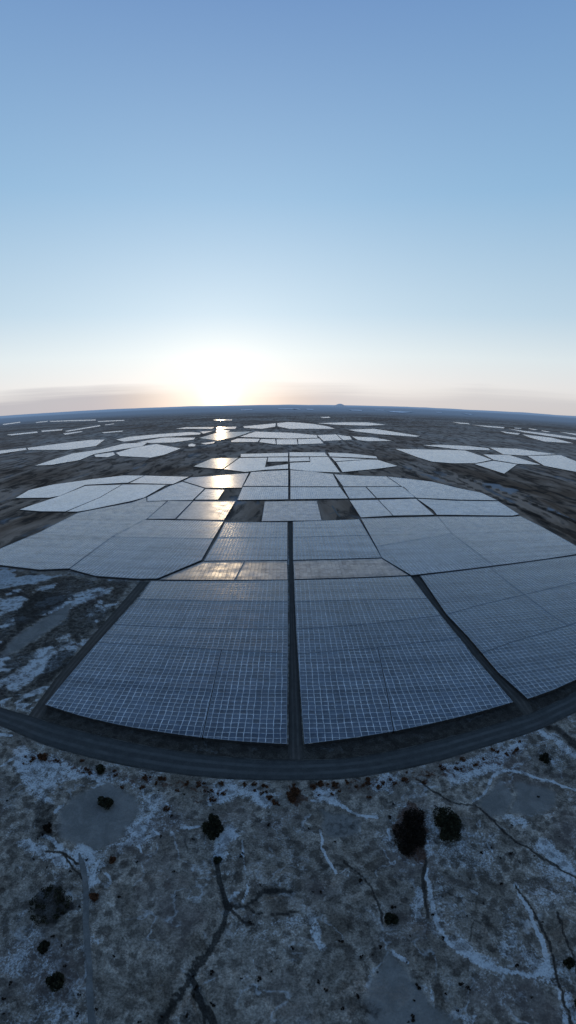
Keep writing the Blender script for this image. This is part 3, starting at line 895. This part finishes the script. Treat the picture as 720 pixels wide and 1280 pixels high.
slab('far pale sheet with a dark notch, behind the far cluster left of the track', [(304, 533), (345, 529), (344, 533.3), (327, 536), (305, 534.7)])
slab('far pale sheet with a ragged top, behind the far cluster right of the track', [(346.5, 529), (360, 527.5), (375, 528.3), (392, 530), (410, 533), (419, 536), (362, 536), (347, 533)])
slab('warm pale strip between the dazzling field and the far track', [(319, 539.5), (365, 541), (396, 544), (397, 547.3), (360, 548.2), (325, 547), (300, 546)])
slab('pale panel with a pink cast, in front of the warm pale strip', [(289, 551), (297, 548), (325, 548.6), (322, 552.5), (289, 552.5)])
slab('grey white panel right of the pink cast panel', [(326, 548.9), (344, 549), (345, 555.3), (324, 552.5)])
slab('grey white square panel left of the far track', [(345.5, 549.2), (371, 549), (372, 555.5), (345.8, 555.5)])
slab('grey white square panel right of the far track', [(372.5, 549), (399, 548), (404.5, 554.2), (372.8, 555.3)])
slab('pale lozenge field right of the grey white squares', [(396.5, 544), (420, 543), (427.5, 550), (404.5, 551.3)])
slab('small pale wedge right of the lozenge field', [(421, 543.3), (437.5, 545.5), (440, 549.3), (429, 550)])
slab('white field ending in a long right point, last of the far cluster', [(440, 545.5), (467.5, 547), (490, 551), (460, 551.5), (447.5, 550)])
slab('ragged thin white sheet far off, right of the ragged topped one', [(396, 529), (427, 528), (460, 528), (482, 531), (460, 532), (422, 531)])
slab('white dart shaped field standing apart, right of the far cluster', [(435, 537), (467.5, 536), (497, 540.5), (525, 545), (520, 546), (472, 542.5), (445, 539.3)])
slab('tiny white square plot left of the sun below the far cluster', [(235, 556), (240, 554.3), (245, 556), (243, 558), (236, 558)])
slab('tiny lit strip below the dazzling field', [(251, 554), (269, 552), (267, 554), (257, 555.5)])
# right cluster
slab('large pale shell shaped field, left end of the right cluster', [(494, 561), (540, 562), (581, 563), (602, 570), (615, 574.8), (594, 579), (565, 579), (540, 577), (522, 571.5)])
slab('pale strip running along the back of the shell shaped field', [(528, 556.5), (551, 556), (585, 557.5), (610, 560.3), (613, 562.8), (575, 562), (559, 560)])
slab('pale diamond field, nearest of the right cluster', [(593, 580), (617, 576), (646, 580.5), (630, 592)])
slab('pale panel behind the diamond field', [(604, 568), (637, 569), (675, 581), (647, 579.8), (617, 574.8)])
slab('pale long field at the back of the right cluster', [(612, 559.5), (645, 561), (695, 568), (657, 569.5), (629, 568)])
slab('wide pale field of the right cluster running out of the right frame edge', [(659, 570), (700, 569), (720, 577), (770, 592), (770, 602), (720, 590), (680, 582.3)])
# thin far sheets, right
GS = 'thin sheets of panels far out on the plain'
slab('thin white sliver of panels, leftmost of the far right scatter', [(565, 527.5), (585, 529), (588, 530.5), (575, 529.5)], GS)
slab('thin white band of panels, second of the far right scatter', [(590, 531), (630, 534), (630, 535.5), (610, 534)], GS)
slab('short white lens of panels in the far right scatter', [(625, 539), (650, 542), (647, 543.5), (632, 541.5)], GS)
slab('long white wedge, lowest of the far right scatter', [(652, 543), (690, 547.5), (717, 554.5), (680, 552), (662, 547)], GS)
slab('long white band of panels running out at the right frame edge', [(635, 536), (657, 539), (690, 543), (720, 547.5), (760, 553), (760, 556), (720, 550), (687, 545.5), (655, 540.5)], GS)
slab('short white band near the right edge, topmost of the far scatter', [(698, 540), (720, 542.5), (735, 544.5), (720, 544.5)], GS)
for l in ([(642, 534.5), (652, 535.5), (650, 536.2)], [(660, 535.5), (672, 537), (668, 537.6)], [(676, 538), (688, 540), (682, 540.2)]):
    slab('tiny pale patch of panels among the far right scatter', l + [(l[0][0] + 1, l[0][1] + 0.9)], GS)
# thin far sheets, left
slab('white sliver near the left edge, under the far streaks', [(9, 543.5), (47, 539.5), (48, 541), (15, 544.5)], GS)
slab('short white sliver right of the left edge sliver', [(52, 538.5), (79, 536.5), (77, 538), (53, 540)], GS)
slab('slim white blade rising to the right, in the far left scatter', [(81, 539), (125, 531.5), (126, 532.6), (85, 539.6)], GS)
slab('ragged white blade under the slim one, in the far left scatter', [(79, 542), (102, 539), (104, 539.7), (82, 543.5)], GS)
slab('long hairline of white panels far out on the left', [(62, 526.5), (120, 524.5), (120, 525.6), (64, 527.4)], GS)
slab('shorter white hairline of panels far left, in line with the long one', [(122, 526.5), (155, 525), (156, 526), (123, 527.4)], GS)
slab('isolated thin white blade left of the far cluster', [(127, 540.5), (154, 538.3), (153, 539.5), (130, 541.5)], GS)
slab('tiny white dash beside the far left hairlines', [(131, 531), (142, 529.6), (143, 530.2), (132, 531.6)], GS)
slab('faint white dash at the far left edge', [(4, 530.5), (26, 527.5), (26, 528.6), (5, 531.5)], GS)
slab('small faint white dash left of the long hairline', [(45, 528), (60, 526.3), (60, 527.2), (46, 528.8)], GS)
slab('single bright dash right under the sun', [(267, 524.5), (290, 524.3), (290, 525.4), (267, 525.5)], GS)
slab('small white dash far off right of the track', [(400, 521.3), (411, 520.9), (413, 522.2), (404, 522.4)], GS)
# snow lying in hollows near the horizon
M_snow = simple_mat('old_snow', (0.62, 0.66, 0.72), 0.15, 0.01, 0.8)
for l in ([(301, 512.2), (315, 511.6), (316, 512.6), (302, 513)], [(347, 510.4), (374, 510.6), (375, 511.6), (348, 511.4)], [(364, 511), (376, 511.4), (375, 512.4)],
          [(382, 511), (391, 511.2), (392, 512.4), (384, 512.2)], [(435, 512), (453, 512.4), (452, 513.6), (440, 513.2)], [(468, 512.2), (480, 512.4), (479, 513.2), (469, 513)],
          [(483, 513.6), (500, 514), (517, 515), (503, 516), (490, 515.2)], [(545, 515), (553, 515.4), (552, 516), (546, 515.8)], [(575, 516.5), (592, 518), (588, 518.6)]):
    q = ccw(pts(l)); z = 6.0
    k = [(x * (1 - z / H), y * (1 - z / H)) for x, y in q]
    tag(mesh_obj('snow', [(x, y, z) for x, y in k], [tuple(range(len(k)))], M_snow), kind='structure')

# dark fallow plots have a crossed frosty track
ribbon('path', *offset_line(pts([(415, 632), (420, 640), (425, 646)]), 1.6), 0.05, M_path, nv=2, n=12)
ribbon('path', *offset_line(pts([(411, 643), (419, 640), (426, 639)]), 1.2), 0.06, M_path, nv=2, n=12)

# hill on the skyline
def hill(px, py, wpx, hpx, dist, name='hill'):
    d = direction(px, 506.5); d = Vector((d.x, d.y)).normalized() * dist
    w = wpx / F * dist; h = hpx / F * dist
    vs, fs = [], []
    nr, na = 14, 40
    for i in range(nr + 1):
        t = i / nr
        for k in range(na):
            a = 2 * math.pi * k / na
            z = h * (math.exp(-5 * t * t) - 0.0067) * (0.9 + 0.2 * vnoise(np.array(3 + 2 * math.cos(a) * t), np.array(5 + 2 * math.sin(a) * t), 5).item())
            vs.append((d.x + math.cos(a) * t * w, d.y + math.sin(a) * t * w * 0.6, H * 0.0 + z - 2))
    for i in range(nr):
        for k in range(na):
            fs.append((i * na + k, (i + 1) * na + k, (i + 1) * na + (k + 1) % na, i * na + (k + 1) % na))
    fs.append(tuple(range(na)))
    o = mesh_obj(name, vs, fs, M_hill, smooth=True)
    return tag(o, kind='structure')


M_hill = simple_mat('hazy_slope', (0.70, 0.66, 0.65), 0.1, 0.002, 0.95)  # haze over the hill is put into this pale colour
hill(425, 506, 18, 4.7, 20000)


# ------------------------------------------------------------------ bushes
def leaf_mat(name, c0, c1):
    m, nt, p = new_mat(name)
    oi = nt.n('ShaderNodeObjectInfo').outputs['Random']
    pos = nt.n('ShaderNodeNewGeometry').outputs['Position']
    ri = nt.n('ShaderNodeNewGeometry').outputs['Random Per Island']
    f = nt.m('ADD', nt.m('MULTIPLY', ri, 0.7), nt.m('MULTIPLY', nt.noise(pos, 0.9, 2.0), 0.5))
    col = nt.mix(nt.step(f, 0.2, 0.95), c0, c1)
    nt.put(p.inputs['Base Color'], nt.mix(nt.m('MULTIPLY', oi, 0.3), col, tuple(c * 0.5 for c in c0)))
    p.inputs['Roughness'].default_value = 0.7
    p.inputs['Specular IOR Level'].default_value = 0.05
    return m


L_dark = leaf_mat('dark_leaves', (0.007, 0.008, 0.005), (0.032, 0.032, 0.018))
L_rust = leaf_mat('rusty_leaves', (0.030, 0.014, 0.008), (0.110, 0.050, 0.026))
L_brown = leaf_mat('brown_leaves', (0.008, 0.006, 0.005), (0.022, 0.016, 0.011))


def crown_geo(rx, ry, rz, n, leaf, rnd, lumps=9, small=1.0):
    cs = []
    for _ in range(lumps):
        a, b = rnd.uniform(0, 6.283), math.sqrt(rnd.uniform(0, 1)) * (0.70 + 0.22 * (1 - small))
        cs.append((math.cos(a) * b * rx, math.sin(a) * b * ry, rz * rnd.uniform(0.35, 0.75), rnd.uniform(0.26, 0.5) * small))
    vs, fs = [], []
    for _ in range(n):
        c = rnd.choice(cs)
        v = Vector((rnd.gauss(0, 1), rnd.gauss(0, 1), rnd.gauss(0, 1))).normalized() * (rnd.uniform(0.45, 1.08) ** 0.6)
        p = Vector((c[0] + v.x * rx * c[3], c[1] + v.y * ry * c[3], max(0.05, c[2] + v.z * rz * 0.42)))
        u = Vector((rnd.gauss(0, 1), rnd.gauss(0, 1), rnd.gauss(0, 0.6))).normalized()
        w = u.cross(Vector((rnd.gauss(0, 1), rnd.gauss(0, 1), rnd.gauss(0, 1)))).normalized()
        s = leaf * rnd.uniform(0.6, 1.4)
        b = len(vs)
        vs += [p - u * s, p + w * s * 0.5, p + u * s, p - w * s * 0.5]
        fs.append((b, b + 1, b + 2, b + 3))
    return [tuple(v) for v in vs], fs


def stem_geo(rx, ry, rz, rnd, n=7):
    vs, fs = [], []
    for _ in range(n):
        a = rnd.uniform(0, 6.283); l = rnd.uniform(0.3, 0.7)
        p0 = Vector((rnd.uniform(-.1, .1) * rx, rnd.uniform(-.1, .1) * ry, -0.3)); p2 = Vector((math.cos(a) * rx * l, math.sin(a) * ry * l, rz * rnd.uniform(0.5, 0.8)))
        p1 = (p0 + p2) * 0.5 + Vector((0, 0, rz * 0.12))
        r0 = 0.035 * rz + 0.02
        b = len(vs)
        for p, r in ((p0, r0), (p1, r0 * 0.65), (p2, r0 * 0.2)):
            for k in range(5):
                t = k * 6.283 / 5
                vs.append((p.x + math.cos(t) * r, p.y + math.sin(t) * r, p.z))
        for i in range(2):
            for k in range(5):
                fs.append((b + i * 5 + k, b + i * 5 + (k + 1) % 5, b + (i + 1) * 5 + (k + 1) % 5, b + (i + 1) * 5 + k))
    return vs, fs


def gz(x, y):
    return float(relief(np.array([x]), np.array([y]))[0])


def bush(px, py, wpx, hpx, label, mat, n, seed, tall=0.6, leaf=0.30, cat='bush', lumps=12, small=1.0):
    rnd = random.Random(seed)
    x, y = at(px, py, 1.0)
    dist = math.sqrt(x * x + y * y + H * H)
    s = dist / F * 0.93
    rx = wpx * 0.5 * s
    dep = math.atan2(H, math.hypot(x, y))
    ry = hpx * 0.5 * s / max(0.5, math.sin(dep)) * 0.86
    n = int(n * 1.5); leaf *= 0.85
    rz = min(rx, ry) * 2 * tall * 0.75
    root = tag(empty('bush', (x, y, gz(x, y))), label, cat)
    root.rotation_euler.z = -math.atan2(x, y)
    v, f = crown_geo(rx, ry, rz, n, leaf, rnd, lumps, small)
    mesh_obj('crown', v, f, mat, root)
    v, f = stem_geo(rx, ry, rz, rnd)
    mesh_obj('stem', v, f, M_bark, root)
    return root


bush(265.5, 1034, 27, 36, 'dark oval bush at the head of the frosty gully, left of centre', L_dark, 2600, 1)
bush(133, 1000, 18, 19, 'round dark bush standing alone on the smooth grey pan', L_dark, 1300, 2)
bush(127, 959, 13, 13, 'dark bush at the road edge, end of the rusty scrub row', L_dark, 700, 3)
bush(557, 1029, 40, 50, 'large dark thicket, right one of the two big dark patches', L_dark, 4200, 4, tall=0.3, lumps=22, small=0.75)
bush(513, 1036, 42, 62, 'large brownish black thicket, left one of the two big dark patches', L_brown, 4000, 5, tall=0.2, lumps=26, small=0.7)
bush(78, 1211, 18, 18, 'round dark bush low on the left, below the scattered brush', L_dark, 1300, 6)
bush(62, 1170, 16, 13, 'small ragged dark bush between the scattered brush and the round bush', L_dark, 800, 7)
bush(67, 1124, 56, 54, 'loose scattered patch of dark brush on the left with frost showing through', L_dark, 900, 8, tall=0.10, leaf=0.24, lumps=34, small=0.34)
bush(142, 1069, 9, 10, 'small brown bush below the smooth grey pan', L_rust, 350, 9)
bush(120, 1113, 10, 11, 'small rusty bush beside the top of the pale path', L_rust, 380, 10)
bush(272, 1069, 9, 10, 'tiny dark bush at the top of the gully, under the oval bush', L_dark, 350, 11)
bush(487, 1142, 16, 17, 'round dark bush alone in the middle of the lower right ground', L_dark, 1100, 12)
bush(680, 945, 14, 13, 'dark olive bush near the road on the right, beside the frosty strip', L_dark, 800, 13)
bush(702, 1186, 11, 13, 'dark bush near the right edge, topmost of the right edge bushes', L_dark, 600, 14)
bush(713, 1229, 12, 12, 'dark bush at the right edge, second of the right edge bushes', L_dark, 600, 15)
bush(717, 1243, 9, 9, 'rust brown bush at the right edge, lowest of the right edge bushes', L_rust, 350, 16)
bush(55, 943, 11, 11, 'rusty bush near the road, start of the rusty scrub row on the left', L_rust, 420, 17)
bush(368, 992, 18, 22, 'wide rusty scrub patch just below the middle of the road', L_rust, 1100, 18, tall=0.3)
bush(62, 1030, 12, 12, 'small dark bush left of the smooth grey pan', L_brown, 450, 19)
bush(712, 1262, 10, 10, 'faint brown bush on the pale path in the lower right corner', L_brown, 350, 20)

# small tufts, too alike to tell apart
def tuft_protos(mat, seeds):
    out = []
    for s in seeds:
        rnd = random.Random(s)
        v, f = crown_geo(0.75, 0.75, 0.55, 85, 0.20, rnd, 4)
        me = bpy.data.meshes.new('shrub'); me.from_pydata(v, [], f); me.materials.append(mat); me.update()
        out.append(me)
    return out


T_rust, T_dark = tuft_protos(L_rust, (101, 102, 103)), tuft_protos(L_brown, (111, 112, 113))
rnd = random.Random(5)


def tuft(px, py, me, label, group, s):
    x, y = at(px, py)
    o = bpy.data.objects.new('shrub', me)
    C.objects.link(o)
    o.location = (x, y, gz(x, y) - 0.05)
    o.rotation_euler.z = rnd.uniform(0, 6.28)
    o.scale = (s * rnd.uniform(0.8, 1.3), s * rnd.uniform(0.8, 1.3), s)
    tag(o, label, 'shrub', group)


def road_y(px):
    return np.interp(px, [p[0] for p in ROAD_NEAR], [p[1] for p in ROAD_NEAR])


for i in range(95):
    px = rnd.uniform(20, 660)
    tuft(px, road_y(px) + 5 + abs(rnd.gauss(0, 11)), rnd.choice(T_rust), 'small rust brown tuft of scrub just below the curving road', 'rusty scrub tufts along the road', rnd.uniform(0.7, 1.5))
for i in range(110):
    px, py = rnd.uniform(5, 715), rnd.uniform(985, 1275)
    if 74 < px < 178 and 978 < py < 1062: continue
    tuft(px, py, rnd.choice(T_dark), 'small dark tuft of dry scrub scattered on the frosty ground', 'dark scrub tufts on the frosty ground', rnd.uniform(0.3, 0.8))

# ------------------------------------------------------------------ sky, sun
w = bpy.data.worlds.new('World')
bpy.context.scene.world = w
w.use_nodes = True
nt = NT(w.node_tree)
out = nt.n('ShaderNodeOutputWorld')
bg = nt.n('ShaderNodeBackground')
sky = nt.n('ShaderNodeTexSky', sky_type='NISHITA')
sky.sun_disc = False
sky.sun_elevation = SUN_EL
sky.sun_rotation = SUN_AZ
sky.altitude = 300
sky.air_density = 1.0
sky.dust_density = 0.6
sky.ozone_density = 2.0
vec = nt.vm('NORMALIZE', nt.n('ShaderNodeTexCoord').outputs['Generated'])
sp = nt.n('ShaderNodeSeparateXYZ'); nt.put(sp.inputs[0], vec)
z = nt.m('MAXIMUM', sp.outputs[2], 0.0)
cs = nt.vm('DOT_PRODUCT', vec, tuple(SUN_DIR), out=1)
angd = nt.m('MULTIPLY', nt.m('ARCCOSINE', nt.m('MINIMUM', cs, 0.99999)), 57.2958)     # degrees from the sun
# clear-sky gradient by height
rp = nt.n('ShaderNodeValToRGB')
cr = rp.color_ramp
stops = [(0.0, (0.64, 0.60, 0.58)), (0.055, (0.70, 0.70, 0.71)), (0.11, (0.65, 0.73, 0.77)), (0.20, (0.45, 0.61, 0.74)), (0.43, (0.24, 0.44, 0.665)), (0.73, (0.125, 0.265, 0.53)), (1.0, (0.11, 0.225, 0.52))]
cr.elements[0].position, cr.elements[0].color = stops[0][0], stops[0][1] + (1,)
cr.elements[1].position, cr.elements[1].color = stops[-1][0], stops[-1][1] + (1,)
for ps, c in stops[1:-1]:
    e = cr.elements.new(ps); e.color = c + (1,)
nt.put(rp.inputs[0], z)
grad = rp.outputs[0]
# away from the sun the sky deepens
back = nt.step(angd, 60.0, 140.0, 1.0, 0.85)
grad = nt.mix(1.0, grad, back, 'MULTIPLY')
# long thin cloud and haze bank on the horizon
cv = nt.vm('MULTIPLY', vec, (2.2, 2.2, 75.0))
cn = nt.noise(cv, 1.0, 5.0, 0.55)
top = nt.m('ADD', 0.037, nt.m('MULTIPLY', nt.m('SUBTRACT', nt.noise(nt.vm('MULTIPLY', vec, (2.6, 2.6, 4.0)), 1.0, 2.0), 0.5), 0.07))
bank = nt.m('SUBTRACT', 1.0, nt.step(nt.m('ADD', z, nt.m('MULTIPLY', nt.m('SUBTRACT', cn, 0.5), 0.05)), nt.m('SUBTRACT', top, 0.024), nt.m('ADD', top, 0.014)))
bank = nt.m('MULTIPLY', bank, nt.step(angd, 2.0, 12.0, 0.15, 0.85))
bank = nt.m('MULTIPLY', bank, nt.step(sp.outputs[0], -0.1, 0.25, 1.0, 0.5))
# glow around the sun
g1 = nt.m('EXPONENT', nt.m('MULTIPLY', angd, -1 / 24.0))
g2 = nt.m('EXPONENT', nt.m('MULTIPLY', angd, -1 / 3.2))
g4 = nt.m('MULTIPLY', nt.m('EXPONENT', nt.m('MULTIPLY', z, -1 / 0.11)), nt.m('EXPONENT', nt.m('MULTIPLY', angd, -1 / 34.0)))
g3 = nt.m('EXPONENT', nt.m('MULTIPLY', nt.m('MULTIPLY', angd, angd), -1 / 3.2))
glow = nt.vm('SCALE', (0.32, 0.31, 0.285), g1)
glow = nt.vm('ADD', glow, nt.vm('SCALE', (0.40, 0.22, 0.03), g2))
glow = nt.vm('ADD', glow, nt.vm('SCALE', (0.13, 0.11, 0.08), g4))
glow = nt.vm('ADD', glow, nt.vm('SCALE', (1.6, 1.15, 0.6), g3))
tot = nt.vm('ADD', grad, glow)
tot = nt.mix(bank, tot, nt.mix(nt.step(angd, 2.0, 17.0), (0.86, 0.72, 0.58), (0.475, 0.475, 0.52)))
tot = nt.vm('ADD', nt.vm('SCALE', tot, 0.99), nt.vm('SCALE', sky.outputs[0], 0.006))
nt.put(bg.inputs[0], tot)
bg.inputs[1].default_value = 1.0
nt.t.links.new(bg.outputs[0], out.inputs[0])

sd = bpy.data.lights.new('sun', 'SUN')
sd.energy = 0.34
sd.angle = R(0.6)
sd.color = (1.0, 0.74, 0.45)
so = bpy.data.objects.new('sun', sd)
C.objects.link(so)
so.rotation_euler = (-SUN_DIR).to_track_quat('-Z', 'Y').to_euler()

# ------------------------------------------------------------------ camera
cd = bpy.data.cameras.new('camera')
cam = bpy.data.objects.new('camera', cd)
C.objects.link(cam)
cam.location = (0, 0, H)
cam.rotation_euler = (R(90) - PITCH, 0, 0)
cd.type = 'PANO'
cd.panorama_type = 'FISHEYE_LENS_POLYNOMIAL'
cd.sensor_fit = 'VERTICAL'
cd.sensor_width = 20.25
cd.sensor_height = 36.0
fm_ = F * 36.0 / 1280.0       # focal length in sensor millimetres
cd.fisheye_fov = R(179)
cd.fisheye_polynomial_k0 = 0.0
cd.fisheye_polynomial_k1 = -1 / fm_
cd.fisheye_polynomial_k2 = 0.0
cd.fisheye_polynomial_k3 = 1 / (12 * fm_ ** 3)
cd.fisheye_polynomial_k4 = 0.0
cd.clip_start = 0.1
cd.clip_end = 200000
sc = bpy.context.scene
sc.camera = cam
sc.view_settings.view_transform = 'Standard'
sc.view_settings.look = 'None'
sc.view_settings.exposure = 0
sc.view_settings.gamma = 1
